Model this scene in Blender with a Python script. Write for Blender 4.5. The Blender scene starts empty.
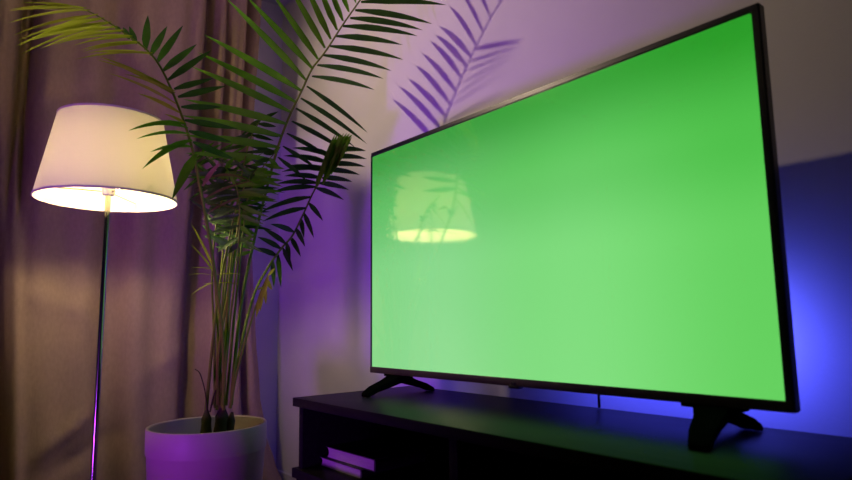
import bpy, bmesh, math, random
from mathutils import Vector, Matrix
random.seed(7)
PI = math.pi
scn = bpy.context.scene
col = scn.collection

# ------------------------------------------------------------------ helpers
def mesh_obj(name, bm, mat, parent=None, smooth=True, kind=None, angle=35):
    """link a bmesh as one mesh object; vertices are world coordinates, parent empties keep them in place"""
    bmesh.ops.recalc_face_normals(bm, faces=bm.faces)
    me = bpy.data.meshes.new(name)
    bm.to_mesh(me); bm.free()
    for m in (mat if isinstance(mat, (list, tuple)) else [mat]):
        me.materials.append(m)
    if smooth:
        for p in me.polygons: p.use_smooth = True
        try: me.set_sharp_from_angle(angle=math.radians(angle))
        except Exception: pass
    o = bpy.data.objects.new(name, me); col.objects.link(o)
    if parent is not None:
        base = parent.parent.location if parent.parent else parent.location
        if parent.type == 'EMPTY':
            base = parent.location
        else:
            base = Vector(parent['_base']) if '_base' in parent else base
        for v in me.vertices: v.co = v.co - base
        if parent.type == 'EMPTY':
            o.parent = parent
        else:
            o.parent = parent
        BASE[o.name] = base
        if parent.type != 'EMPTY':
            pass
    if kind: o['kind'] = kind
    return o
BASE = {}

def part(name, bm, mat, parent, smooth=True, label=None, angle=35):
    """part of a thing; all meshes of a thing share its root's origin"""
    bmesh.ops.recalc_face_normals(bm, faces=bm.faces)
    root = parent
    while root.parent: root = root.parent
    for v in bm.verts: v.co -= root.location
    me = bpy.data.meshes.new(name); bm.to_mesh(me); bm.free()
    me.materials.append(mat)
    if smooth:
        for p in me.polygons: p.use_smooth = True
        me.set_sharp_from_angle(angle=math.radians(angle))
    o = bpy.data.objects.new(name, me); col.objects.link(o)
    o.parent = parent
    if label: o['label'] = label
    return o

def thing(name, label, cat, loc, group=None):
    o = bpy.data.objects.new(name, None); col.objects.link(o)
    o.location = Vector(loc); o.empty_display_size = .05
    o['label'] = label; o['category'] = cat
    if group: o['group'] = group
    return o

def box(bm, x0, x1, y0, y1, z0, z1, bev=0.0, seg=2):
    r = bmesh.ops.create_cube(bm, size=1)
    vs = r['verts']
    for v in vs:
        v.co = Vector(((x0+x1)/2+v.co.x*(x1-x0), (y0+y1)/2+v.co.y*(y1-y0), (z0+z1)/2+v.co.z*(z1-z0)))
    if bev > 0:
        es = list({e for v in vs for e in v.link_edges})
        bmesh.ops.bevel(bm, geom=es, offset=bev, segments=seg, affect='EDGES', profile=.5)
    return bm

def lathe(bm, prof, cx, cy, seg=64, wob=None):
    """revolve (r,z) profile about a vertical axis"""
    rings = []
    for r, z in prof:
        if r < 1e-6:
            rings.append([bm.verts.new((cx, cy, z))])
        else:
            rings.append([bm.verts.new((cx+r*math.cos(2*PI*k/seg), cy+r*math.sin(2*PI*k/seg), z)) for k in range(seg)])
    for a, b in zip(rings[:-1], rings[1:]):
        for k in range(seg):
            k2 = (k+1) % seg
            if len(a) == 1 and len(b) == 1: continue
            if len(a) == 1: bm.faces.new((a[0], b[k2], b[k]))
            elif len(b) == 1: bm.faces.new((a[k], a[k2], b[0]))
            else: bm.faces.new((a[k], a[k2], b[k2], b[k]))
    return bm

def catmull(pts, n=8):
    P = [Vector(p) for p in pts]
    P = [P[0]*2-P[1]] + P + [P[-1]*2-P[-2]]
    out = []
    for i in range(1, len(P)-2):
        a, b, c, d = P[i-1], P[i], P[i+1], P[i+2]
        for k in range(n):
            t = k/n
            out.append(.5*((2*b)+(c-a)*t+(2*a-5*b+4*c-d)*t*t+(3*b-a-3*c+d)*t**3))
    out.append(P[-2])
    return out

def tube(bm, pts, radii, seg=8):
    """sweep a circle along points with per-point radius"""
    pts = [Vector(p) for p in pts]
    n = len(pts)
    if not isinstance(radii, (list, tuple)): radii = [radii]*n
    if len(radii) == 2 and n != 2:
        radii = [radii[0]+(radii[1]-radii[0])*i/(n-1) for i in range(n)]
    T = [(pts[min(i+1, n-1)]-pts[max(i-1, 0)]).normalized() for i in range(n)]
    up = Vector((0, 0, 1)) if abs(T[0].z) < .9 else Vector((1, 0, 0))
    N = T[0].cross(up).normalized()
    rings = []
    for i in range(n):
        N = (N-T[i]*N.dot(T[i])).normalized(); B = T[i].cross(N)
        rings.append([bm.verts.new(pts[i]+radii[i]*(math.cos(2*PI*k/seg)*N+math.sin(2*PI*k/seg)*B)) for k in range(seg)])
    for a, b in zip(rings[:-1], rings[1:]):
        for k in range(seg):
            bm.faces.new((a[k], a[(k+1) % seg], b[(k+1) % seg], b[k]))
    bm.faces.new(rings[0][::-1]); bm.faces.new(rings[-1])
    return bm

# ------------------------------------------------------------------ materials
def mat(name, color, rough=.6, metal=0, spec=.5, **kw):
    m = bpy.data.materials.new(name); m.use_nodes = True
    b = m.node_tree.nodes['Principled BSDF']
    b.inputs['Base Color'].default_value = (*color, 1)
    b.inputs['Roughness'].default_value = rough
    b.inputs['Metallic'].default_value = metal
    b.inputs['Specular IOR Level'].default_value = spec
    for k, v in kw.items(): b.inputs[k.replace('_', ' ')].default_value = v
    return m

def noise_mat(name, c0, c1, scale, rough=.7, bump=0, bscale=None, stretch=(1, 1, 1), spec=.3, detail=4):
    m = mat(name, c0, rough, spec=spec)
    nt = m.node_tree; b = nt.nodes['Principled BSDF']
    tc = nt.nodes.new('ShaderNodeTexCoord'); mp = nt.nodes.new('ShaderNodeMapping')
    mp.inputs['Scale'].default_value = stretch
    nz = nt.nodes.new('ShaderNodeTexNoise'); nz.inputs['Scale'].default_value = scale; nz.inputs['Detail'].default_value = detail
    rp = nt.nodes.new('ShaderNodeValToRGB')
    rp.color_ramp.elements[0].position = .35; rp.color_ramp.elements[1].position = .65
    rp.color_ramp.elements[0].color = (*c0, 1); rp.color_ramp.elements[1].color = (*c1, 1)
    L = nt.links.new
    L(tc.outputs['Object'], mp.inputs['Vector']); L(mp.outputs[0], nz.inputs['Vector'])
    L(nz.outputs['Fac'], rp.inputs[0]); L(rp.outputs[0], b.inputs['Base Color'])
    if bump:
        n2 = nt.nodes.new('ShaderNodeTexNoise'); n2.inputs['Scale'].default_value = bscale or scale; n2.inputs['Detail'].default_value = 3
        bp = nt.nodes.new('ShaderNodeBump'); bp.inputs['Strength'].default_value = bump; bp.inputs['Distance'].default_value = .01
        L(mp.outputs[0], n2.inputs['Vector']); L(n2.outputs['Fac'], bp.inputs['Height']); L(bp.outputs[0], b.inputs['Normal'])
    return m

M_WALL = noise_mat('wall_paint', (.72, .70, .70), (.76, .74, .74), 3, rough=.75, bump=.06, bscale=180, spec=.2)
M_DARKWALL = noise_mat('dark_grey_paint', (.10, .10, .11), (.12, .12, .13), 3, rough=.8)
M_CEIL = mat('ceiling_paint', (.72, .71, .70), .9)
M_FLOOR = noise_mat('floor_boards', (.16, .10, .07), (.22, .14, .09), 3, rough=.5, stretch=(1, 9, 1))
M_TRIM = mat('white_trim', (.70, .68, .67), .5)
M_BLACKWOOD = noise_mat('black_laminate', (.009, .008, .009), (.013, .011, .012), 6, rough=.40, stretch=(1, 14, 14), spec=.03)
M_FRAME = mat('black_tv_plastic', (.012, .012, .014), .38, spec=.5)
M_BEZEL = mat('satin_black_bezel', (.02, .019, .022), .32, spec=.9)
M_BRUSH = mat('dark_bezel_metal', (.10, .075, .065), .42, metal=.35)
M_FOOT = mat('matte_black_foot', (.005, .005, .006), .95, spec=0)
M_CABLE = mat('black_rubber', (.012, .012, .012), .6)
M_CHROME = mat('chrome', (.36, .34, .32), .16, metal=1)
M_POT = noise_mat('pot_plastic', (.42, .34, .27), (.45, .37, .30), 5, rough=.5, spec=.4)
M_SOIL = noise_mat('potting_soil', (.03, .02, .013), (.09, .06, .04), 60, rough=.95, bump=.8, bscale=90)
M_PAGES = noise_mat('book_pages', (.40, .36, .33), (.50, .45, .42), 30, rough=.85, stretch=(1, 1, 40))
M_COVER = mat('black_book_cover', (.02, .018, .02), .5)
M_COVER2 = mat('charcoal_book_cover', (.035, .03, .033), .5)
M_DRY = noise_mat('dry_brown_leaf', (.16, .11, .02), (.24, .18, .05), 30, rough=.7)
M_TRUNK = noise_mat('palm_trunk_fibre', (.03, .024, .008), (.07, .06, .018), 22, rough=.8, bump=.5, bscale=60, stretch=(1, 1, .35))
M_STEM = noise_mat('palm_stem_green', (.10, .18, .004), (.17, .26, .008), 14, rough=.5, stretch=(1, 1, .2))

def leaf_mat(name, c0, c1, trans=.35):
    m = noise_mat(name, c0, c1, 9, rough=.5, spec=.2)
    nt = m.node_tree; b = nt.nodes['Principled BSDF']; out = nt.nodes['Material Output']
    tr = nt.nodes.new('ShaderNodeBsdfTranslucent'); mx = nt.nodes.new('ShaderNodeMixShader'); mx.inputs[0].default_value = trans
    rp = next(n for n in nt.nodes if n.type == 'VALTORGB')
    nt.links.new(rp.outputs[0], tr.inputs['Color'])
    nt.links.new(b.outputs[0], mx.inputs[1]); nt.links.new(tr.outputs[0], mx.inputs[2]); nt.links.new(mx.outputs[0], out.inputs[0])
    return m
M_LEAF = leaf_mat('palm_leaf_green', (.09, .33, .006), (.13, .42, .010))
M_LEAF_DARK = leaf_mat('palm_leaf_deep_and_shaded_green', (.028, .10, .006), (.045, .15, .010), .25)  # deep green leaves; also stands in for shade on the tallest frond's unlit side
M_LEAF_YELLOW = leaf_mat('palm_leaf_yellowed_and_lamplit', (.26, .36, .012), (.33, .43, .018), .4)  # yellowed leaves; also lamp glow painted into the arching frond's lower leaflets

def curtain_mat():
    m = noise_mat('taupe_linen', (.36, .262, .178), (.40, .293, .20), 90, rough=.9, bump=.03, bscale=9, stretch=(1, 1, .5), spec=.15)
    nt = m.node_tree; b = nt.nodes['Principled BSDF']
    # woven thread relief
    tc = next(n for n in nt.nodes if n.type == 'TEX_COORD')
    w1 = nt.nodes.new('ShaderNodeTexNoise'); w1.inputs['Scale'].default_value = 220
    mp = nt.nodes.new('ShaderNodeMapping'); mp.inputs['Scale'].default_value = (1, 1, .12)
    nt.links.new(tc.outputs['Object'], mp.inputs[0]); nt.links.new(mp.outputs[0], w1.inputs['Vector'])
    old = next(n for n in nt.nodes if n.type == 'BUMP')
    bp = nt.nodes.new('ShaderNodeBump'); bp.inputs['Strength'].default_value = .25; bp.inputs['Distance'].default_value = .003
    nt.links.new(w1.outputs['Fac'], bp.inputs['Height']); nt.links.new(old.outputs[0], bp.inputs['Normal']); nt.links.new(bp.outputs[0], b.inputs['Normal'])
    return m
M_CURTAIN = curtain_mat()

def shade_mat():
    m = bpy.data.materials.new('cream_lampshade_cloth'); m.use_nodes = True
    nt = m.node_tree; nt.nodes.remove(nt.nodes['Principled BSDF']); out = nt.nodes['Material Output']
    d = nt.nodes.new('ShaderNodeBsdfDiffuse'); d.inputs[0].default_value = (.76, .74, .50, 1)
    t = nt.nodes.new('ShaderNodeBsdfTranslucent'); t.inputs[0].default_value = (.90, .86, .80, 1)
    tc = nt.nodes.new('ShaderNodeTexCoord'); nz = nt.nodes.new('ShaderNodeTexNoise'); nz.inputs['Scale'].default_value = 160
    bp = nt.nodes.new('ShaderNodeBump'); bp.inputs['Strength'].default_value = .15; bp.inputs['Distance'].default_value = .002
    nt.links.new(tc.outputs['Object'], nz.inputs['Vector']); nt.links.new(nz.outputs['Fac'], bp.inputs['Height']); nt.links.new(bp.outputs[0], d.inputs['Normal'])
    mx = nt.nodes.new('ShaderNodeMixShader'); mx.inputs[0].default_value = SHADE_T
    nt.links.new(d.outputs[0], mx.inputs[1]); nt.links.new(t.outputs[0], mx.inputs[2]); nt.links.new(mx.outputs[0], out.inputs[0])
    return m
SHADE_T = .28
M_SHADE = shade_mat()

def emit_mat(name, color, strength):
    m = bpy.data.materials.new(name); m.use_nodes = True
    nt = m.node_tree; nt.nodes.remove(nt.nodes['Principled BSDF'])
    e = nt.nodes.new('ShaderNodeEmission'); e.inputs[0].default_value = (*color, 1); e.inputs[1].default_value = strength
    nt.links.new(e.outputs[0], nt.nodes['Material Output'].inputs[0])
    return m
BULB_STR = 290
M_BULB = emit_mat('warm_bulb_glass', (1, .78, .45), BULB_STR)

# TV geometry constants
TX0, TX1, TZ0, TZ1, TY = -1.6444, -.4110, -.1605, .5575, 1.1135
CZ = -.211          # cabinet top

def ramp(nt, stops, interp='EASE'):
    r = nt.nodes.new('ShaderNodeValToRGB'); r.color_ramp.interpolation = interp
    els = r.color_ramp.elements
    while len(els) > 1: els.remove(els[-1])
    els[0].position = stops[0][0]
    cs = [c if isinstance(c, tuple) else (c, c, c) for _, c in stops]
    els[0].color = (*cs[0], 1)
    for (pos, _), c in list(zip(stops, cs))[1:]:
        e = els.new(pos); e.color = (*c, 1)
    return r
def screen_mat():
    m = mat('green_lit_lcd', (.004, .004, .004), .065, spec=.5)
    nt = m.node_tree; b = nt.nodes['Principled BSDF']; L = nt.links.new
    b.inputs['IOR'].default_value = 2.5
    # viewing-angle dimming painted into the emission: brighter middle and bottom, weaker top and corners
    tc = nt.nodes.new('ShaderNodeTexCoord'); sp = nt.nodes.new('ShaderNodeSeparateXYZ')
    L(tc.outputs['Generated'], sp.inputs[0])
    rx = ramp(nt, SCR_X); rz = ramp(nt, SCR_Z)
    L(sp.outputs['X'], rx.inputs[0]); L(sp.outputs['Z'], rz.inputs[0])
    mu = nt.nodes.new('ShaderNodeMath'); mu.operation = 'MULTIPLY'
    L(rx.outputs[0], mu.inputs[0]); L(rz.outputs[0], mu.inputs[1])
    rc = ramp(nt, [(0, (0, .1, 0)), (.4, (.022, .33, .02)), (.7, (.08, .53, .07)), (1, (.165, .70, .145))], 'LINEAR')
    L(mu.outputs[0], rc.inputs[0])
    # pale veil of the slanted view added to the emission, strongest left and bottom
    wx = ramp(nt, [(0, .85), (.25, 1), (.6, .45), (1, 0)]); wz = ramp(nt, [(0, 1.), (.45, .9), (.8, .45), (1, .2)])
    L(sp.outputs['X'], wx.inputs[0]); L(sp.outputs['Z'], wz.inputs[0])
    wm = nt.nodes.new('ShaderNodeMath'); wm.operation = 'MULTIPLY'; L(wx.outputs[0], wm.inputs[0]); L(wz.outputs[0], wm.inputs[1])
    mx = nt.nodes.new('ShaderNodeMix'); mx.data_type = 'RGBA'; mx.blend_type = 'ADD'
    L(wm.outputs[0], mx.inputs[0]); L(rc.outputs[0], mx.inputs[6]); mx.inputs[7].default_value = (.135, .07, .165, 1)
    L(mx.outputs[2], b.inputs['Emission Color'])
    b.inputs['Emission Strength'].default_value = SCREEN_STR
    return m
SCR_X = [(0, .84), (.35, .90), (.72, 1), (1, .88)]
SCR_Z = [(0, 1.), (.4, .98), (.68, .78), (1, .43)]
SCREEN_STR = 1.0
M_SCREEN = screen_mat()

# ------------------------------------------------------------------ the room
FZ, CEZ = -.82, 1.80
XL, XR, YB, YF = -3.06, 1.9, 1.48, -2.3
def struct(name, bm, m):
    o = mesh_obj(name, bm, m, smooth=False); o['kind'] = 'structure'; return o
T = .12
struct('wall_back', box(bmesh.new(), XL-T, XR+T, YB, YB+T, FZ-T, CEZ+T), M_WALL)
struct('wall_left', box(bmesh.new(), XL-T, XL, YF, YB, FZ-T, CEZ+T), M_WALL)
struct('wall_right', box(bmesh.new(), XR, XR+T, YF, YB, FZ-T, CEZ+T), M_DARKWALL)
struct('wall_front', box(bmesh.new(), XL-T, XR+T, YF-T, YF, FZ-T, CEZ+T), M_DARKWALL)
struct('floor', box(bmesh.new(), XL, XR, YF, YB, FZ-T, FZ), M_FLOOR)
struct('ceiling', box(bmesh.new(), XL, XR, YF, YB, CEZ, CEZ+T), M_CEIL)
struct('baseboard_back', box(bmesh.new(), XL+.014, XR, YB-.014, YB, FZ, FZ+.072, .004), M_TRIM)
struct('baseboard_left', box(bmesh.new(), XL, XL+.014, YF, YB, FZ, FZ+.072, .004), M_TRIM)

# ------------------------------------------------------------------ curtain
def gauss(y, c, w): return math.exp(-((y-c)/w)**2)
def fold(y, z):
    w = .012*math.sin(z*1.7+1)             # folds wander a little with height
    u = y + w*.5
    x = .018*math.sin(u*19+.5) + .014*math.sin(u*41+z*.8) + .006*math.sin(z*5+u*8)
    lowk = max(0, min(1, (.85-z)/.35))
    x += .025*gauss(u, .295, .035) + .045*lowk*gauss(u, .262-.04*z, .022)
    x -= (.085*gauss(u, .252, .014)+.07*gauss(u, .218, .016))*max(0, min(1, (z-.3)/.35))
    x += .030*gauss(u, .15, .04)*max(0, min(1, (z+.2)/.6))
    x += .018*gauss(u, .44, .05) - .014*gauss(u, .56, .05) + .016*gauss(u, .66, .06) + .012*gauss(u, .80, .05)
    x += .045*gauss(u, .845+.012*z, .030)
    wv = .030+.036*max(0, min(1, (.9-z)/.9)); yv = .905+.016*z
    x -= (.105+.01*max(0, min(1, (.9-z)/.9)))*gauss(u, yv-.012*max(0, min(1, (.9-z)/.9)), wv)
    x += .022*gauss(u, .968, .016) - .034*gauss(u, 1.003, .012) + .02*gauss(u, 1.035, .016)
    x += .022*gauss(u, 1.075, .02) - .070*gauss(u, 1.118, .018) + .020*gauss(u, 1.165, .02)
    x -= .045*max(0, min(1, (u-1.0)/.13))
    k = max(0, min(1, (.240-.055*z-u)/.05)); k = k*k*(3-2*k)
    x -= .12*k*lowk
    # slack creases low down
    for (cy, cz, sl, dep, wid, ln) in ((.42, -.42, .8, .016, .035, .17), (.50, -.50, .55, -.014, .03, .15), (.36, .10, -.5, .008, .05, .2),
                                       (.78, -.15, .7, .008, .05, .2), (.40, .95, .7, -.014, .04, .2), (.60, .25, 1.2, .007, .06, .25)):
        a = (z-cz) - sl*(y-cy); b = (y-cy)+sl*(z-cz)
        x += 2.2*dep*math.exp(-(a/wid)**2-(b/ln)**2)
    return x
def edge_y(z):
    pts = [(-.82, 1.345), (-.68, 1.290), (-.55, 1.245), (-.34, 1.208), (-.03, 1.184), (.4, 1.160), (1.05, 1.150), (1.56, 1.174), (1.80, 1.18)]
    for (a, ya), (b, yb) in zip(pts[:-1], pts[1:]):
        if z <= b:
            t = (z-a)/(b-a); t = t*t*(3-2*t)*.5+t*.5
            return ya+(yb-ya)*t
    return 1.18
CURX = -2.83
def curtain_bm():
    bm = bmesh.new()
    ny, nz = 240, 90
    y0 = -.25; grid = []
    for j in range(nz+1):
        z = FZ+.012 + (1.74-(FZ+.012))*j/nz
        ye = edge_y(z); row = []
        for i in range(ny+1):
            s = i/ny
            yb = y0+(1.19-y0)*s                       # cloth coordinate
            k = max(0, (yb-.85)/(1.19-.85)); k = k*k
            y = (yb+(ye-1.19)*k)*1.078
            x = CURX+fold(yb, z)
            # the free edge rolls forward
            if s > .965: x += .015*((s-.965)/.035)**2
            row.append(bm.verts.new((x, y, z)))
        grid.append(row)
    for j in range(nz):
        for i in range(ny):
            bm.faces.new((grid[j][i], grid[j][i+1], grid[j+1][i+1], grid[j+1][i]))
    return bm
cur = thing('curtain', 'taupe linen floor-length curtain with deep vertical folds behind the lit lamp', 'curtain', (CURX, .5, FZ))
fab = part('curtain_panel', curtain_bm(), M_CURTAIN, cur, angle=180)
sd = fab.modifiers.new('thickness', 'SOLIDIFY'); sd.thickness = .004; sd.offset = 0
bm = bmesh.new()
tube(bm, [(CURX, -.32, 1.76), (CURX, 1.34, 1.76)], .014, 16)
for yy in (-.32, 1.34):
    bmesh.ops.create_uvsphere(bm, u_segments=16, v_segments=10, radius=.025, matrix=Matrix.Translation((CURX, yy, 1.76)))
part('curtain_rod', bm, M_CHROME, cur)
bm = bmesh.new()
for yy in (-.2, 1.31): part('rod_bracket', box(bmesh.new(), XL, CURX, yy-.008, yy+.008, 1.752, 1.768), M_CHROME, cur)

# ------------------------------------------------------------------ floor lamp
LX, LY = -2.1555, .4395
lamp = thing('floor_lamp', 'lit floor lamp with cream drum shade on a thin chrome pole by the curtain', 'lamp', (LX, LY, FZ))
part('base', lathe(bmesh.new(), [(0, FZ), (.135, FZ), (.14, FZ+.004), (.14, FZ+.014), (.135, FZ+.018), (.03, FZ+.022), (.018, FZ+.03), (.012, FZ+.05), (0, FZ+.05)], LX, LY), M_CHROME, lamp)
part('pole', lathe(bmesh.new(), [(0, FZ+.03), (.0085, FZ+.03), (.0085, .428), (0, .428)], LX, LY, 24), M_CHROME, lamp)
ZB, ZT, RB, RT = .405, .672, .2095, .157
sh = bmesh.new()
lathe(sh, [(RB, ZB), (RB-.0012, ZB), (RT-.0012, ZT), (RT, ZT), (RB, ZB)], LX, LY, 96)
bmesh.ops.remove_doubles(sh, verts=sh.verts, dist=1e-5)
shade = part('lamp_shade', sh, M_SHADE, lamp)
M_SHADETRIM = mat('cream_shade_binding', (.62, .52, .44), .8)
for r, z, h in ((RB, ZB, .006), (RT, ZT, .006)):
    bm = bmesh.new()
    lathe(bm, [(r+.0015, z-h/2), (r+.0015, z+h/2), (r-.002, z+h/2), (r-.002, z-h/2), (r+.0015, z-h/2)], LX, LY, 96)
    part('shade_rim', bm, M_SHADETRIM, shade)
# bulb holder, spider arms and bulb
part('bulb_socket', lathe(bmesh.new(), [(0, .420), (.017, .420), (.02, .426), (.02, .448), (.016, .452), (0, .452)], LX, LY, 24), mat('white_socket', (.6, .57, .5), .5), lamp)
bm = bmesh.new()
rr = RB+(RT-RB)*(0.432-ZB)/(ZT-ZB)-.002
for k in range(3):
    a = 2*PI*k/3+.4
    tube(bm, [(LX+.015*math.cos(a), LY+.015*math.sin(a), 0.432), (LX+rr*math.cos(a), LY+rr*math.sin(a), 0.432)], .002, 8)
part('shade_spider', bm, M_CHROME, lamp)
part('light_bulb', lathe(bmesh.new(), [(0, .452), (.012, .452), (.015, .461), (.024, .480), (.027, .494), (.024, .509), (.015, .518), (0, .521)], LX, LY, 32), M_BULB, lamp)

# ------------------------------------------------------------------ tv stand
SX0, SX1, SY0, SY1 = -1.623, -.291, .833, 1.255
st = thing('tv_stand', 'long black laminate media console with open shelves under the television', 'cabinet', ((SX0+SX1)/2, (SY0+SY1)/2, FZ))
part('tabletop', box(bmesh.new(), SX0, SX1, SY0, SY1, CZ-.024, CZ, .002), M_BLACKWOOD, st, angle=30)
PX0, PX1 = SX0+.018, SX1-.018
SHZ = -.403                     # top of the shelf
for x0, x1 in ((PX0, PX0+.022), (PX1-.022, PX1)):
    part('side_panel', box(bmesh.new(), x0, x1, SY0+.012, SY1-.004, SHZ, CZ-.024, .001), M_BLACKWOOD, st, angle=30)
part('divider', box(bmesh.new(), -.969, -.945, SY0+.016, SY1-.016, SHZ, CZ-.024, .001), M_BLACKWOOD, st, angle=30)
part('shelf', box(bmesh.new(), SX0, SX1, SY0, SY1, SHZ-.026, SHZ, .002), M_BLACKWOOD, st, angle=30)
part('back_panel', box(bmesh.new(), PX0+.022, PX1-.022, SY1-.014, SY1-.006, SHZ, CZ-.024), M_BLACKWOOD, st, angle=30)
for x0, x1 in ((SX0+.004, SX0+.026), (-.969, -.945), (SX1-.026, SX1-.004)):
    part('lower_panel', box(bmesh.new(), x0, x1, SY0+.012, SY1-.004, FZ, SHZ-.026, .001), M_BLACKWOOD, st, angle=30)
part('bottom_board', box(bmesh.new(), SX0+.026, -.969, SY0+.014, SY1-.004, FZ+.05, FZ+.072), M_BLACKWOOD, st)
part('bottom_board', box(bmesh.new(), -.945, SX1-.026, SY0+.014, SY1-.004, FZ+.05, FZ+.072), M_BLACKWOOD, st)
part('plinth', box(bmesh.new(), SX0+.026, -.969, SY0+.03, SY0+.045, FZ, FZ+.05), M_BLACKWOOD, st)
part('plinth', box(bmesh.new(), -.945, SX1-.026, SY0+.03, SY0+.045, FZ, FZ+.05), M_BLACKWOOD, st)

# ------------------------------------------------------------------ books on the shelf
def book(label, x0, x1, y0, y1, z0, z1, rot, cover, group='books on the console shelf'):
    """hardcover lying flat; spine at +x, fore-edge at -x; pages show at the front"""
    cx, cy = (x0+x1)/2, (y0+y1)/2
    t = thing('book', label, 'book', (cx, cy, z0), group)
    t.rotation_euler = (0, 0, rot)
    c = .0026
    bm = bmesh.new()
    box(bm, x0, x1, y0, y1, z0, z0+c, .0006, 1)
    box(bm, x0, x1, y0, y1, z1-c, z1, .0006, 1)
    # rounded spine
    n = 8; zc = (z0+z1)/2; h = (z1-z0)/2-.0004
    for (ya, yb) in ((y0, y1),):
        ring = []
        for k in range(n+1):
            a = -PI/2+PI*k/n
            ring.append((x1-.001+.006*math.cos(a), zc+h*math.sin(a)))
        inner = [(x1-.003, zc+h), (x1-.003, zc-h)]
        prof = ring+inner
        A = [bm.verts.new((x, ya, z)) for x, z in prof]; B = [bm.verts.new((x, yb, z)) for x, z in prof]
        m = len(prof)
        for k in range(m): bm.faces.new((A[k], A[(k+1) % m], B[(k+1) % m], B[k]))
        bm.faces.new(A[::-1]); bm.faces.new(B)
    part('cover', bm, cover, t, angle=40)
    # page block with a hollow fore-edge
    bm = bmesh.new(); za, zb = z0+c, z1-c; m = 7; prof = []
    for k in range(m+1):
        s = k/m
        prof.append((x0+.005+.007*math.sin(PI*s), za+(zb-za)*s))
    prof += [(x1-.004, zb), (x1-.004, za)]
    A = [bm.verts.new((x, y0+.003, z)) for x, z in prof]; B = [bm.verts.new((x, y1-.003, z)) for x, z in prof]
    n = len(prof)
    for k in range(n): bm.faces.new((A[k], A[(k+1) % n], B[(k+1) % n], B[k]))
    bm.faces.new(A[::-1]); bm.faces.new(B)
    part('pages', bm, M_PAGES, t, angle=40)
    return t
book('lower black hardcover book with pale page edge, lying on the console shelf', -1.585, -1.372, .90, 1.06, SHZ, SHZ+.0265, 0, M_COVER2)
book('upper black hardcover book with pale pages, stacked on top of the other book', -1.557, -1.322, .905, 1.07, SHZ+.0265, SHZ+.0265+.032, .02, M_COVER)

# ------------------------------------------------------------------ television
TC = (TX0+TX1)/2
tv = thing('television', 'large flat screen television showing plain green, standing on the black console', 'television', (TC, 1.13, CZ))
LEAN = .0078
def lean(bm):
    for v in bm.verts: v.co.y += (v.co.z-TZ0)*LEAN
    return bm
def frame_ring(bm, x0, x1, z0, z1, bl, br, bb, bt, y0, y1):
    o = [(x0, z0), (x1, z0), (x1, z1), (x0, z1)]; i = [(x0+bl, z0+bb), (x1-br, z0+bb), (x1-br, z1-bt), (x0+bl, z1-bt)]
    V = [[bm.verts.new((x, y, z)) for x, z in L] for L, y in ((o, y0), (i, y0), (i, y1), (o, y1))]
    for k in range(4):
        k2 = (k+1) % 4
        for a in range(4):
            b = (a+1) % 4
            bm.faces.new((V[a][k], V[a][k2], V[b][k2], V[b][k]))
    return bm
bm = lean(frame_ring(bmesh.new(), TX0, TX1, TZ0, TZ1, 0.007, .0150, .004, .0140, TY, TY+.024))
bmesh.ops.bevel(bm, geom=[e for e in bm.edges], offset=.0024, segments=3, affect='EDGES')
bez = part('bezel', bm, M_BEZEL, tv, angle=40)
part('lower_bezel_strip', lean(box(bmesh.new(), TX0+.001, TX1-.002, TY-.001, TY+.012, TZ0+.0005, TZ0+.0190, .001)), M_BRUSH, tv, label='dark brushed metal strip along the bottom edge')
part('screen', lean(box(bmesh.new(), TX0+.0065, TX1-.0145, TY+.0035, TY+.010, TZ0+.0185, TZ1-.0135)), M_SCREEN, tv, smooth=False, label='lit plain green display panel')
part('rear_panel', lean(box(bmesh.new(), TX0+.004, TX1-.004, TY+.012, TY+.024, TZ0+.004, TZ1-.004, .003)), M_FRAME, tv)
part('rear_housing', lean(box(bmesh.new(), TX0+.16, TX1-.16, TY+.0235, TY+.066, TZ0+.03, TZ0+.40, .012, 3)), M_FRAME, tv)
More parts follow.
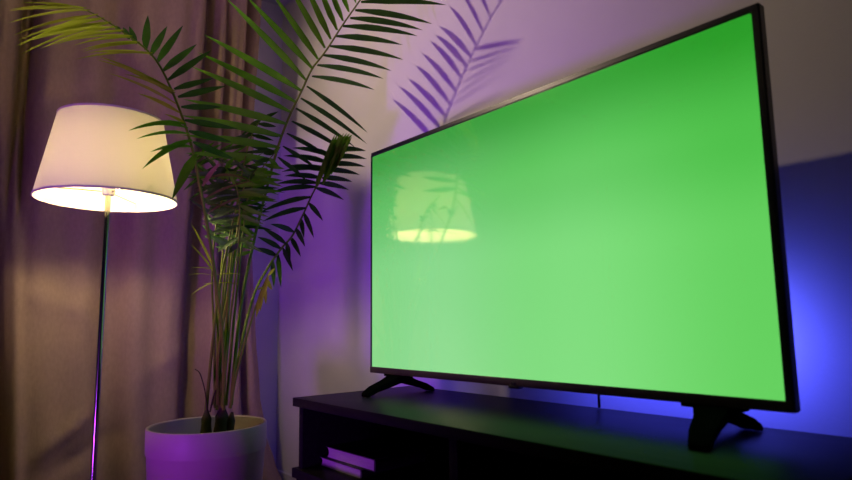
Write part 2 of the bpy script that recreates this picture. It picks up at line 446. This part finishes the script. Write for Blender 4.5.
# receiver bump under the bottom edge
bm = bmesh.new()
box(bm, -1.045, -1.013, TY-.003, TY+.016, TZ0-.005, TZ0+.004, .002)
box(bm, -1.036, -1.022, TY-.0035, TY+.004, TZ0+.003, TZ0+.011, .0015)
part('remote_receiver', bm, M_FRAME, tv)
bm = bmesh.new(); bmesh.ops.create_cone(bm, cap_ends=True, segments=16, radius1=.003, radius2=.003, depth=.002, matrix=Matrix.Translation((TX1-.0005, TY+.010, .40))@Matrix.Rotation(PI/2, 4, 'Y'))
part('side_screw', bm, M_CHROME, tv)
def foot_bm(cx, front, rear):
    """angled two-legged foot: a flat neck plate under the panel that splits into a front and a rear leg"""
    bm = bmesh.new()
    neck_y = TY+.018
    def sweep(secs):
        rings = []
        for (c, hw, ht, wd) in secs:      # centre, half width (across), half thickness (vertical), width direction
            c = Vector(c); wd = Vector(wd).normalized()
            rings.append([bm.verts.new(c+wd*hw+Vector((0, 0, ht))), bm.verts.new(c-wd*hw+Vector((0, 0, ht))),
                          bm.verts.new(c-wd*hw-Vector((0, 0, ht))), bm.verts.new(c+wd*hw-Vector((0, 0, ht)))])
        for a, b in zip(rings[:-1], rings[1:]):
            for k in range(4): bm.faces.new((a[k], a[(k+1) % 4], b[(k+1) % 4], b[k]))
        bm.faces.new(rings[0][::-1]); bm.faces.new(rings[-1])
    for (tx, ty) in (front, rear):
        sgn = -1 if ty < neck_y else 1
        x = (1, 0, 0)
        sweep([((cx, neck_y-sgn*.016, TZ0-.0085), .034, .0105, x),
               ((cx+(tx-cx)*.12, neck_y+(ty-neck_y)*.14, TZ0-.0125), .030, .0115, x),
               ((cx+(tx-cx)*.35, neck_y+(ty-neck_y)*.40, (TZ0*.56+CZ*.44)-.001), .025, .0095, x),
               ((cx+(tx-cx)*.72, neck_y+(ty-neck_y)*.76, CZ+.0165), .022, .0075, x),
               ((cx+(tx-cx)*.95, neck_y+(ty-neck_y)*.95, CZ+.0065), .019, .0062, x),
               ((tx, ty, CZ+.0045), .016, .0042, x)])
    # mounting wing against the bottom edge
    box(bm, cx-.058, cx+.058, TY+.004, TY+.030, TZ0-.007, TZ0+.001, .002)
    bmesh.ops.bevel(bm, geom=list(bm.edges), offset=.0012, segments=1, affect='EDGES')
    return bm
part('foot', foot_bm(-1.517, (-1.478, .982), (-1.456, 1.210)), M_FOOT, tv, angle=30)
part('foot', foot_bm(-.553, (-.503, .966), (-.520, 1.210)), M_FOOT, tv, angle=30)
# mains cable hanging behind the panel down to the console top
part('power_cable', tube(bmesh.new(), catmull([(-.884, 1.172, .05), (-.883, 1.21, -.02), (-.880, 1.236, -.11), (-.879, 1.240, -.16), (-.8795, 1.241, CZ+.003)], 8), .0032, 10), M_CABLE, tv)

# ------------------------------------------------------------------ potted palm
PXC, PYC, PZ = -2.000, .731, -.316
palm = thing('potted_palm', 'tall green feather palm in a pale round planter between the lamp and console', 'plant', (PXC, PYC, FZ))
R0 = .1815
pot = part('planter', lathe(bmesh.new(), [(0, FZ), (.150, FZ), (.153, FZ+.004), (R0-.004, PZ-.082), (R0-.001, PZ-.078), (R0, PZ-.074), (R0+.0015, PZ-.004), (R0, PZ), (R0-.006, PZ+.0005),
      (R0-.009, PZ-.003), (R0-.011, PZ-.08), (R0-.013, PZ-.10), (0, PZ-.10)], PXC, PYC, 96), M_POT, palm, label='pale round planter with a wide rim band')
bm = lathe(bmesh.new(), [(0, PZ-.062)]+[(r, PZ-.062-.004*(r/.17)**2+random.uniform(-.003, .003)) for r in (.03, .06, .09, .12, .145, R0-.0105)], PXC, PYC, 48)
part('soil', bm, M_SOIL, palm, smooth=True, angle=180)

def leaflet(bm, base, tip, width, nrm, arch=0.0, seg=7, vfold=.25, sag=None):
    """pinnate leaflet: narrow base, widest before the middle, long point; shallow V across"""
    base, tip = Vector(base), Vector(tip)
    d = tip-base; ln = d.length
    n = Vector(nrm); n = (n-d.normalized()*n.dot(d.normalized())).normalized()
    ctrl = (base+tip)/2 + n*arch*ln + (Vector(sag)*ln if sag is not None else Vector((0, 0, 0)))
    ctrl2 = ctrl
    prev = None
    for i in range(seg+1):
        t = i/seg
        c = base*(1-t)**2+ctrl2*2*t*(1-t)+tip*t*t
        tg = ((ctrl2-base)*(1-t)+(tip-ctrl2)*t).normalized()
        w = width*.5*(min(1, .32+2.6*t) if t < .3 else 1)*(1-max(0, (t-.3)/.7)**2.1)
        s = tg.cross(n).normalized()
        if i == seg:
            cur_ = [bm.verts.new(c)]
        else:
            cur_ = [bm.verts.new(c+s*w+n*w*vfold), bm.verts.new(c), bm.verts.new(c-s*w+n*w*vfold)]
        if prev:
            if len(cur_) == 3:
                bm.faces.new((prev[0], prev[1], cur_[1], cur_[0])); bm.faces.new((prev[1], prev[2], cur_[2], cur_[1]))
            else:
                bm.faces.new((prev[0], prev[1], cur_[0])); bm.faces.new((prev[1], prev[2], cur_[0]))
        prev = cur_
    return bm

def frond(rachis, r0, r1, groups, label=None, mstem=None):
    """one frond: a tapering rachis mesh with its leaflets as sub-parts, one mesh for each leaf tone"""
    pts = catmull(rachis, 8)
    o = part('frond', tube(bmesh.new(), pts, (r0, r1), 8), mstem or M_STEM, palm, label=label)
    bm = bmesh.new(); mats = []
    for m, leaves in groups:
        if m not in mats: mats.append(m)
        for lf in leaves:
            n0 = len(bm.faces)
            leaflet(bm, *lf[:4], **(lf[4] if len(lf) > 4 else {}))
            bm.faces.ensure_lookup_table()
            for k in range(n0, len(bm.faces)): bm.faces[k].material_index = mats.index(m)
    lo = part('leaflets', bm, mats[0], o, angle=180)
    for m in mats[1:]: lo.data.materials.append(m)
    return o
def fnormal(base, tip, tang):
    n = (Vector(tip)-Vector(base)).cross(Vector(tang))
    return n.normalized()
def lv(b, t, w=.02, n=(.45, -.75, .35), **kw): return (b, t, w, n, kw)

# frond rising to the right, seen broadside
F1 = [(-1.937, 0.780, -0.256), (-1.948, 0.796, -0.084), (-1.967, 0.820, 0.078), (-1.980, 0.864, 0.285), (-1.993, 0.907, 0.450), (-1.985, 0.949, 0.630), (-1.958, 0.981, 0.749), (-1.916, 1.006, 0.836), (-1.876, 1.024, 0.907), (-1.831, 1.051, 0.962), (-1.756, 1.076, 1.039), (-1.685, 1.097, 1.101), (-1.595, 1.120, 1.172), (-1.489, 1.142, 1.225)]
left1 = [((-1.900, 1.013, 0.871),(-1.832, 0.683, 1.047)), ((-1.874, 1.027, 0.907),(-1.792, 0.730, 1.056)), ((-1.854, 1.036, 0.940),(-1.737, 0.794, 1.067)), ((-1.829, 1.050, 0.977),(-1.701, 0.832, 1.098)),
         ((-1.800, 1.057, 1.001),(-1.667, 0.871, 1.104)), ((-1.774, 1.067, 1.028),(-1.639, 0.907, 1.097)), ((-1.749, 1.076, 1.055),(-1.617, 0.934, 1.096)), ((-1.720, 1.082, 1.078),(-1.594, 0.962, 1.096)), ((-1.693, 1.094, 1.104),(-1.563, 0.984, 1.096)),
         ((-1.916, 1.006, 0.832),(-1.909, 0.643, 0.939)), ((-1.937, 0.994, 0.794),(-1.938, 0.635, 0.886)), ((-1.954, 0.983, 0.759),(-1.968, 0.624, 0.845)), ((-1.964, 0.973, 0.715),(-2.006, 0.614, 0.741)),
         ((-1.976, 0.960, 0.670),(-2.029, 0.613, 0.692)), ((-1.985, 0.949, 0.630),(-2.050, 0.632, 0.632)), ((-1.995, 0.939, 0.582),(-2.070, 0.650, 0.577)), ((-2.000, 0.927, 0.530),(-2.089, 0.676, 0.498))]
right1 = [((-1.674, 1.102, 1.102),(-1.639, 1.472, 1.199)), ((-1.702, 1.096, 1.082),(-1.704, 1.455, 1.143)), ((-1.724, 1.089, 1.060),(-1.739, 1.433, 1.125)), ((-1.753, 1.078, 1.038),(-1.769, 1.432, 1.112)), ((-1.783, 1.068, 1.009),(-1.831, 1.404, 1.090)),
          ((-1.813, 1.061, 0.981),(-1.863, 1.433, 1.047)), ((-1.837, 1.046, 0.952),(-1.919, 1.413, 1.014)), ((-1.860, 1.036, 0.920),(-1.980, 1.417, 1.001)), ((-1.881, 1.027, 0.883),(-2.026, 1.403, 0.964)),
          ((-1.901, 1.018, 0.849),(-2.009, 1.355, 0.764)), ((-1.923, 1.006, 0.808),(-2.017, 1.356, 0.720)), ((-1.941, 0.996, 0.773),(-2.021, 1.305, 0.695)), ((-1.956, 0.988, 0.727),(-2.026, 1.270, 0.670)),
          ((-1.968, 0.975, 0.682),(-2.043, 1.207, 0.635)), ((-1.975, 0.964, 0.634),(-2.055, 1.152, 0.589)), ((-1.987, 0.951, 0.594),(-2.057, 1.110, 0.536)),
          ((-1.642, 1.110, 1.131),(-1.584, 1.470, 1.243)), ((-1.605, 1.118, 1.158),(-1.541, 1.463, 1.285)), ((-1.560, 1.128, 1.187),(-1.491, 1.448, 1.333))]
N1 = (.45, -.82, -.30)
frond(F1, .0062, .0022, [(M_LEAF, [lv(b, t, .0275, N1, sag=(0, 0, .03)) for b, t in left1]), (M_LEAF_DARK, [lv(b, t, .0225, (.45, -.78, -.35), sag=(0, 0, .05)) for b, t in right1])],  # lit and unlit sides painted as two greens
      'tallest frond, leaning right over the television corner')

# frond arching left over the lamp shade
F2 = [(-1.953, 0.763, -0.271), (-1.920, 0.741, -0.050), (-1.883, 0.696, 0.152), (-1.852, 0.659, 0.286), (-1.823, 0.621, 0.408), (-1.814, 0.596, 0.504), (-1.826, 0.571, 0.595), (-1.853, 0.540, 0.697), (-1.889, 0.509, 0.787), (-1.922, 0.481, 0.840), (-1.958, 0.454, 0.878), (-1.998, 0.421, 0.917), (-2.042, 0.383, 0.957), (-2.083, 0.350, 0.990), (-2.111, 0.320, 1.009)]
up2 = [((-2.000, 0.419, 0.914),(-2.068, 0.415, 0.960),.013), ((-1.974, 0.440, 0.887),(-2.052, 0.435, 0.956),.014), ((-1.957, 0.457, 0.869),(-2.039, 0.450, 0.959),.015), ((-1.929, 0.477, 0.845),(-2.006, 0.497, 0.998),.021), ((-1.913, 0.488, 0.823),(-1.971, 0.548, 0.962),.019),
       ((-1.897, 0.502, 0.798),(-1.948, 0.591, 0.969),.019), ((-1.880, 0.516, 0.770),(-1.926, 0.630, 0.907),.019), ((-1.865, 0.528, 0.739),(-1.897, 0.669, 0.887),.018), ((-1.850, 0.542, 0.709),(-1.903, 0.681, 0.796),.016),
       ((-1.840, 0.551, 0.683),(-1.881, 0.713, 0.770),.017), ((-1.832, 0.559, 0.651),(-1.887, 0.704, 0.698),.015), ((-1.824, 0.569, 0.610),(-1.853, 0.746, 0.624),.016), ((-1.817, 0.580, 0.576),(-1.860, 0.730, 0.579),.016), ((-1.811, 0.591, 0.543),(-1.849, 0.740, 0.519),.017)]
lo2 = [((-2.093, 0.340, 0.998),(-2.154, 0.136, 0.957),.010), ((-2.101, 0.330, 1.005),(-2.151, 0.164, 0.991),.009), ((-2.070, 0.359, 0.981),(-2.131, 0.149, 0.872),.010), ((-2.054, 0.374, 0.966),(-2.120, 0.155, 0.834),.011),
       ((-2.034, 0.391, 0.949),(-2.099, 0.170, 0.806),.010), ((-2.018, 0.405, 0.933),(-2.072, 0.195, 0.849),.011), ((-1.998, 0.421, 0.917),(-2.002, 0.265, 0.840),.010), ((-1.973, 0.440, 0.893),(-1.976, 0.285, 0.821),.009), ((-1.955, 0.459, 0.872),(-1.949, 0.307, 0.798),.010),
       ((-1.916, 0.486, 0.830),(-1.931, 0.315, 0.791),.010), ((-1.854, 0.538, 0.700),(-1.890, 0.337, 0.773),.012), ((-1.853, 0.540, 0.694),(-1.855, 0.402, 0.738),.011), ((-1.841, 0.549, 0.661),(-1.864, 0.363, 0.719),.011), ((-1.834, 0.557, 0.633),(-1.808, 0.429, 0.657),.014),
       ((-1.825, 0.570, 0.601),(-1.786, 0.498, 0.604),.011)]
lo2 += [(Vector(b)+Vector((.004, .006, .004)), Vector(t)+Vector((random.uniform(-.02, .02), random.uniform(-.03, .03), random.uniform(-.035, .03))), w*.9) for b, t, w in lo2[:12]]
lo2b = [((-1.823, 0.573, 0.598),(-1.804, 0.409, 0.541),.013), ((-1.820, 0.578, 0.586),(-1.795, 0.448, 0.560),.010), ((-1.816, 0.583, 0.567),(-1.782, 0.426, 0.515),.010), ((-1.813, 0.589, 0.549),(-1.781, 0.445, 0.432),.017), ((-1.813, 0.592, 0.528),(-1.782, 0.464, 0.484),.012)]
frond(F2, .0058, .0016,
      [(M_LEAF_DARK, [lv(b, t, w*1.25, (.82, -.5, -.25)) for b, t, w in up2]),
       (M_LEAF_YELLOW, [lv(b, t, w*.95, (.62, -.22, -.72), sag=(0, 0, .10)) for b, t, w in lo2]),  # yellow tone carries the glow of the lamp below
       (M_LEAF, [lv(b, t, w*1.2, (.85, -.4, .15), sag=(0, 0, .14)) for b, t, w in lo2b] + [lv((-1.809, 0.601, 0.507), (-1.758, 0.521, 0.349), .030, (.8, -.5, .2), arch=.03)])],
      'frond arching left above the lamp shade')

# compact frond seen along its length, right of the stems
F3 = [(-1.950, 0.782, -0.267), (-1.989, 0.827, -0.087), (-2.056, 0.901, 0.100), (-2.080, 0.963, 0.200), (-2.085, 1.016, 0.274), (-2.086, 1.061, 0.326), (-2.080, 1.102, 0.410), (-2.067, 1.133, 0.489), (-2.046, 1.160, 0.556), (-2.005, 1.180, 0.622), (-1.963, 1.190, 0.670), (-1.919, 1.190, 0.699)]
lv3 = [((-2.093, 1.008, 0.255),(-2.115, 1.033, 0.130)), ((-2.081, 1.022, 0.277),(-2.086, 1.066, 0.193)), ((-2.088, 1.057, 0.322),(-2.093, 1.102, 0.249)), ((-2.086, 1.097, 0.398),(-2.111, 1.124, 0.326)), ((-2.076, 1.105, 0.417),(-2.087, 1.154, 0.325)), ((-2.078, 1.126, 0.459),(-2.077, 1.188, 0.394)), ((-2.068, 0.977, 0.225),(-2.095, 0.995, 0.129)), ((-2.071, 1.033, 0.296),(-2.092, 1.057, 0.227)), ((-2.075, 1.071, 0.356),(-2.082, 1.114, 0.287)), ((-2.085, 1.016, 0.274),(-2.085, 0.921, 0.312)), ((-2.096, 1.005, 0.248),(-2.093, 0.913, 0.272)), ((-2.073, 1.030, 0.292),(-2.073, 0.934, 0.344)), ((-2.081, 1.066, 0.341),(-2.081, 0.968, 0.363)), ((-2.053, 1.156, 0.537),(-2.007, 1.264, 0.515)), ((-2.054, 1.143, 0.516),(-2.016, 1.246, 0.474)), ((-2.043, 1.163, 0.556),(-1.994, 1.273, 0.546)), ((-2.030, 1.173, 0.587),(-1.973, 1.293, 0.573)), ((-2.012, 1.175, 0.607),(-1.947, 1.303, 0.601)), ((-1.999, 1.186, 0.634),(-1.941, 1.304, 0.632)), ((-1.969, 1.185, 0.655),(-1.923, 1.288, 0.658)), ((-2.033, 1.170, 0.583),(-2.073, 1.025, 0.589)), ((-2.046, 1.160, 0.556),(-2.082, 1.022, 0.552)), ((-2.011, 1.175, 0.611),(-2.067, 1.009, 0.625)), ((-2.053, 1.143, 0.520),(-2.114, 0.981, 0.487)), ((-2.070, 1.131, 0.482),(-2.148, 0.954, 0.413)), ((-2.069, 1.109, 0.436),(-2.126, 0.957, 0.376)), ((-1.998, 1.185, 0.638),(-2.042, 1.033, 0.654)), ((-2.018, 1.171, 0.592),(-2.079, 1.008, 0.565)), ((-2.055, 1.153, 0.537),(-2.105, 1.001, 0.523))]
top3 = [((-2.054, 1.143, 0.516),(-1.933, 1.117, 0.585)), ((-2.052, 1.150, 0.532),(-1.922, 1.127, 0.634)), ((-2.041, 1.153, 0.546),(-1.905, 1.130, 0.669)), ((-2.030, 1.155, 0.560),(-1.893, 1.131, 0.689)), ((-2.036, 1.168, 0.575),(-1.901, 1.148, 0.698)), ((-2.025, 1.170, 0.590),(-1.889, 1.154, 0.696)), ((-2.006, 1.168, 0.601),(-1.868, 1.154, 0.691)), ((-1.996, 1.170, 0.611),(-1.856, 1.160, 0.689)), ((-2.002, 1.183, 0.630),(-1.864, 1.178, 0.694)), ((-1.991, 1.185, 0.640),(-1.853, 1.183, 0.688)), ((-1.986, 1.192, 0.600),(-1.851, 1.178, 0.676)), ((-1.989, 1.184, 0.580),(-1.855, 1.167, 0.663)), ((-2.003, 1.179, 0.566),(-1.886, 1.174, 0.661)), ((-2.027, 1.176, 0.555),(-1.892, 1.160, 0.644)), ((-2.035, 1.163, 0.531),(-1.901, 1.144, 0.625))]
frond(F3, .0055, .002, [(M_LEAF_DARK, [lv(b, t, .021, (.55, -.80, -.1), sag=(0, 0, .10)) for b, t in lv3]), (M_LEAF, [lv(b, t, .026, (.35, -.90, -.05), arch=.01) for b, t in top3])],
      'short crowded frond beside the television edge')

# inner fronds of the crown
def inner(rach, r0, tipl, tipr, n, w, mats, t_from=.45, lean_out=.12, label=None, seed=1):
    rnd = random.Random(seed)
    pts = catmull(rach, 8); m = len(pts)
    L = []
    for k in range(n):
        s = t_from+(1-t_from)*k/(n-1)
        i = min(m-2, int(s*(m-1))); b = pts[i]; tg = (pts[i+1]-pts[i]).normalized()
        env = math.sin(PI*(.18+.72*k/(n-1)))
        for sd_, tip in ((-1, tipl), (1, tipr)):
            v = Vector(tip)*env*rnd.uniform(.85, 1.12)+tg*.07*env+Vector((rnd.uniform(-.03, .03), rnd.uniform(-.03, .03), rnd.uniform(-.05, .035)))
            L.append(lv(b, b+v, w*rnd.uniform(.8, 1.1), Vector((.5, -.8, .0))+Vector((rnd.uniform(-.3, .3), rnd.uniform(-.3, .3), rnd.uniform(-.3, .3))), arch=.08))
    if len(mats) == 1: g = [(mats[0], L)]
    else: g = [(mats[0], L[0::2]), (mats[1], L[1::2])]
    return frond(rach, r0, .0016, g, label)
# directions: screen-right ~ (.63,.77,0), away ~ (-.77,.63,0)
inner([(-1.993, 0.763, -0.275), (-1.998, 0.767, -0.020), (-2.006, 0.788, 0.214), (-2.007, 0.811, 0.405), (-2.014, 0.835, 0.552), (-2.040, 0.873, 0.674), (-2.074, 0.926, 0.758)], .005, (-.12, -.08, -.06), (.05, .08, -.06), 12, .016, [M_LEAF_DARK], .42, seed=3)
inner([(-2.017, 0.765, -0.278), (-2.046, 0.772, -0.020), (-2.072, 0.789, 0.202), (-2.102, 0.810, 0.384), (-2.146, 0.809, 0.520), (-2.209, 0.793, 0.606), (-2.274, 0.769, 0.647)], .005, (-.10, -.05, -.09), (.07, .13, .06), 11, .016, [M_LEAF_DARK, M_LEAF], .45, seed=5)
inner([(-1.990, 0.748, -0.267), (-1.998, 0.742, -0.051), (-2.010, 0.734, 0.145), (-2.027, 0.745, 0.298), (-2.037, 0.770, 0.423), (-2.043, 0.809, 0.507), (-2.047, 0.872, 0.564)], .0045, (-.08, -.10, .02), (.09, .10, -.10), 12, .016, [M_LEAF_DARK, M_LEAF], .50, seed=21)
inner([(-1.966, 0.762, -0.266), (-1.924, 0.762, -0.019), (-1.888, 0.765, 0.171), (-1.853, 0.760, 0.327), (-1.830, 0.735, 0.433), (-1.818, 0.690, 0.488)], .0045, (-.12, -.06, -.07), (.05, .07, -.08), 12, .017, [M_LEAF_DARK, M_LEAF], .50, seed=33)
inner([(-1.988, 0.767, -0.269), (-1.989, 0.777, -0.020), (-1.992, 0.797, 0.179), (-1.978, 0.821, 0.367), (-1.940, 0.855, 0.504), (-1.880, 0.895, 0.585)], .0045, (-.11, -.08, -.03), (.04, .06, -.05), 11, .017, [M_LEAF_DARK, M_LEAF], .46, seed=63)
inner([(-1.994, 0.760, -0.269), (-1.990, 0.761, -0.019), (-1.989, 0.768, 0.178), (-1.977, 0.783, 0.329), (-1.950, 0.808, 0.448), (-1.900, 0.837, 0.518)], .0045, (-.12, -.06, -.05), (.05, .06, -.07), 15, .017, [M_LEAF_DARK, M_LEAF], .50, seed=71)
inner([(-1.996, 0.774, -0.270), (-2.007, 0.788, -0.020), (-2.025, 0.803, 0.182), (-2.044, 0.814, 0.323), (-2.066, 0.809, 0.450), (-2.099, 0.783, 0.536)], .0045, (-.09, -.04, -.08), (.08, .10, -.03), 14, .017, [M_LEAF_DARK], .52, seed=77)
# short low frond with drooping yellowed leaflets
F5 = [(-1.930, 0.774, -0.264), (-1.893, 0.779, -0.150), (-1.855, 0.793, -0.035), (-1.820, 0.808, 0.064), (-1.792, 0.814, 0.115), (-1.769, 0.820, 0.148)]
lv5 = [((-1.806, 0.811, 0.091),(-1.798, 0.796, 0.017)), ((-1.797, 0.813, 0.106),(-1.788, 0.804, 0.035)), ((-1.790, 0.816, 0.122),(-1.774, 0.817, 0.056)), ((-1.779, 0.818, 0.136),(-1.748, 0.824, 0.101)), ((-1.769, 0.820, 0.148),(-1.725, 0.822, 0.167)), ((-1.793, 0.814, 0.112),(-1.775, 0.790, 0.102)), ((-1.769, 0.820, 0.148),(-1.761, 0.798, 0.071))]
frond(F5, .0042, .002, [(M_LEAF_YELLOW, [lv(b, t, .014, (.6, -.7, .3), arch=-.08) for b, t in lv5])], 'short low frond with drooping yellowed leaflets')
# small side shoot to the left of the stems
F6 = [(-1.998, 0.771, -0.270), (-1.983, 0.758, -0.116), (-1.965, 0.737, 0.013), (-1.948, 0.722, 0.109), (-1.932, 0.710, 0.178)]
lv6 = [((-1.937, 0.713, 0.153),(-1.938, 0.629, 0.153)), ((-1.933, 0.711, 0.172),(-1.950, 0.641, 0.176)), ((-1.942, 0.719, 0.134),(-1.940, 0.641, 0.088)), ((-1.944, 0.720, 0.125),(-1.932, 0.674, 0.126)), ((-1.933, 0.711, 0.172),(-1.965, 0.641, 0.325)), ((-1.934, 0.712, 0.162),(-1.962, 0.642, 0.254)), ((-1.944, 0.719, 0.128),(-1.866, 0.771, 0.122)), ((-1.935, 0.712, 0.153),(-1.866, 0.780, 0.154))]
frond(F6, .004, .0015, [(M_LEAF_YELLOW, [lv(b, t, .008, (.3, -.4, .85), arch=.12) for b, t in lv6])], 'small wispy side shoot left of the stems')
# dry curled leaves caught in the crown
bm = bmesh.new()
leaflet(bm, (-1.817, 0.627, 0.414), (-1.733, 0.652, 0.477), .018, (.7, -.6, .2), arch=.1)
leaflet(bm, (-1.811, 0.631, 0.432), (-1.735, 0.756, 0.422), .018, (.5, -.4, .7), arch=.3)
leaflet(bm, (-1.825, 0.640, 0.380), (-1.777, 0.765, 0.440), .014, (.5, -.4, .7), arch=.1)
leaflet(bm, (-1.836, 0.652, 0.336), (-1.813, 0.761, 0.398), .012, (.5, -.4, .7), arch=.1)
leaflet(bm, (-1.835, 0.647, 0.361), (-1.825, 0.758, 0.349), .012, (.5, -.4, .7), arch=.12)
part('dry_leaves', bm, M_DRY, palm, angle=180, label='curled brown dry leaves among the stems')
# trunks, cut stubs and bare stems rising from the soil
zs = PZ-.07
def trunk(x, y, dx, dy, h, r):
    b = bmesh.new(); pts = []; rad = []
    for k in range(9):
        s = k/8
        pts.append((x+dx*s, y+dy*s, zs+h*s)); rad.append(r*(1.15-.35*s)*(1+.06*math.sin(k*2.4))*(1 if k < 7 else .75 if k == 7 else .35))
    part('trunk', tube(b, pts, rad, 14), M_TRUNK, palm)
trunk(-2.002, .726, .0, .0, .115, .017)
trunk(-1.975, .762, .004, .004, .125, .022)
trunk(-1.963, .782, .006, .01, .105, .014)
def stem(pts, r, m=M_STEM): part('stem', tube(bmesh.new(), catmull(pts, 6), (r, r*.6), 8), m, palm)
stem([(-2.005, 0.725, -0.279), (-1.966, 0.724, -0.082), (-1.950, 0.735, 0.109), (-1.956, 0.769, 0.292)], .0058)
stem([(-1.973, 0.751, -0.256), (-1.961, 0.745, -0.083), (-1.945, 0.775, 0.175), (-1.945, 0.797, 0.377)], .0062)
stem([(-1.977, 0.779, -0.260), (-1.945, 0.783, -0.020), (-1.931, 0.793, 0.175), (-1.926, 0.807, 0.359)], .0052)
stem([(-1.943, 0.756, -0.254), (-1.927, 0.755, -0.082), (-1.935, 0.760, 0.077), (-1.932, 0.770, 0.273)], .006)
stem([(-1.995, 0.740, -0.257), (-1.968, 0.763, -0.052), (-1.965, 0.779, 0.193)], .004)
stem([(-1.998, 0.726, -0.278), (-1.985, 0.713, -0.214), (-1.978, 0.693, -0.156), (-1.986, 0.679, -0.140)], .0022, M_TRUNK)
stem([(-1.992, 0.733, -0.278), (-1.971, 0.734, -0.233), (-1.962, 0.739, -0.208)], .003, M_TRUNK)

# ------------------------------------------------------------------ lights
def aim(o, target):
    o.rotation_euler = (Vector(target)-o.location).to_track_quat('-Z', 'Y').to_euler()
def spot(name, loc, target, power, color, size, blend, radius):
    l = bpy.data.lights.new(name, 'SPOT'); l.energy = power; l.color = color; l.spot_size = math.radians(size); l.spot_blend = blend; l.shadow_soft_size = radius
    o = bpy.data.objects.new(name, l); col.objects.link(o); o.location = loc; aim(o, target); return o
def area(name, loc, target, power, color, sx, sy, spread=180):
    l = bpy.data.lights.new(name, 'AREA'); l.shape = 'RECTANGLE'; l.energy = power; l.color = color; l.size = sx; l.size_y = sy; l.spread = math.radians(spread)
    o = bpy.data.objects.new(name, l); col.objects.link(o); o.location = loc; aim(o, target); return o
key = spot('warm_spot_lamp', (-2.45, -.5, 1.63), (-1.85, 1.3, .97), 88, (1, .76, .54), 75, 1, .03)
def beam_cutoff(l, slope, tilt, soft):
    """cutoff added in the light nodes: darkens the beam below a slightly tilted plane"""
    l.data.use_nodes = True; nt = l.data.node_tree; em = nt.nodes['Emission']
    g = nt.nodes.new('ShaderNodeNewGeometry'); sp = nt.nodes.new('ShaderNodeSeparateXYZ')
    nt.links.new(g.outputs['Incoming'], sp.inputs[0])
    def m(op, a, b):
        n = nt.nodes.new('ShaderNodeMath'); n.operation = op
        for k, v in enumerate((a, b)):
            if isinstance(v, (int, float)): n.inputs[k].default_value = v
            else: nt.links.new(v, n.inputs[k])
        return n.outputs[0]
    X, Y, Z = (sp.outputs[k] for k in 'XYZ')
    # directions leave the lamp along (x, y, z); keep those with z above slope*y + tilt*x
    h = m('SUBTRACT', Z, m('ADD', m('MULTIPLY', Y, slope), m('MULTIPLY', X, tilt)))
    mr = nt.nodes.new('ShaderNodeMapRange'); mr.interpolation_type = 'SMOOTHSTEP'
    nt.links.new(h, mr.inputs[0]); mr.inputs[1].default_value = -soft; mr.inputs[2].default_value = soft
    mr.inputs[3].default_value = .02
    nt.links.new(mr.outputs[0], em.inputs['Strength'])
beam_cutoff(key, -.47, -.27, .04)  # added to keep the warm beam off the lower wall
spot('purple_spot_lamp', (-1.2, -.9, -.60), (-2.05, 1.38, .66), 116, (.38, .04, 1), 72, 1, .15)
area('blue_led_strip_bottom', (-.82, 1.32, -.075), (-.82, 1.48, -.12), 1.7, (.07, .08, 1), .55, .02)
area('blue_led_strip_right', (-.60, 1.35, -.03), (-.585, 1.48, -.03), .40, (.09, .115, 1), .02, .18)
area('blue_led_strip_left', (-1.58, 1.22, .15), (-2.2, 1.42, .10), 1.5, (.04, .01, 1), .02, .5)

w = bpy.data.worlds.new('dark_room'); scn.world = w; w.use_nodes = True
w.node_tree.nodes['Background'].inputs[0].default_value = (.02, .012, .03, 1); w.node_tree.nodes['Background'].inputs[1].default_value = .1

# ------------------------------------------------------------------ camera
cam = bpy.data.cameras.new('camera'); co = bpy.data.objects.new('camera', cam); col.objects.link(co)
cam.sensor_width = 36; cam.lens = 25.7656; cam.clip_start = .02; cam.clip_end = 50
r_ = Vector((0.633716, 0.773401, -0.016000)); u_ = Vector((0.111571, -0.070914, 0.991223)); d_ = Vector((-0.765478, 0.629939, 0.131228))
co.matrix_world = Matrix(((r_.x, u_.x, -d_.x, 0), (r_.y, u_.y, -d_.y, 0), (r_.z, u_.z, -d_.z, 0), (0, 0, 0, 1)))
cam.dof.use_dof = True; cam.dof.focus_distance = 2.0; cam.dof.aperture_fstop = 3.2
scn.camera = co
vs = scn.view_settings; scn.display_settings.display_device = 'sRGB'
vs.view_transform = 'Standard'; vs.look = 'None'; vs.gamma = 1; vs.exposure = 0; vs.use_curve_mapping = False
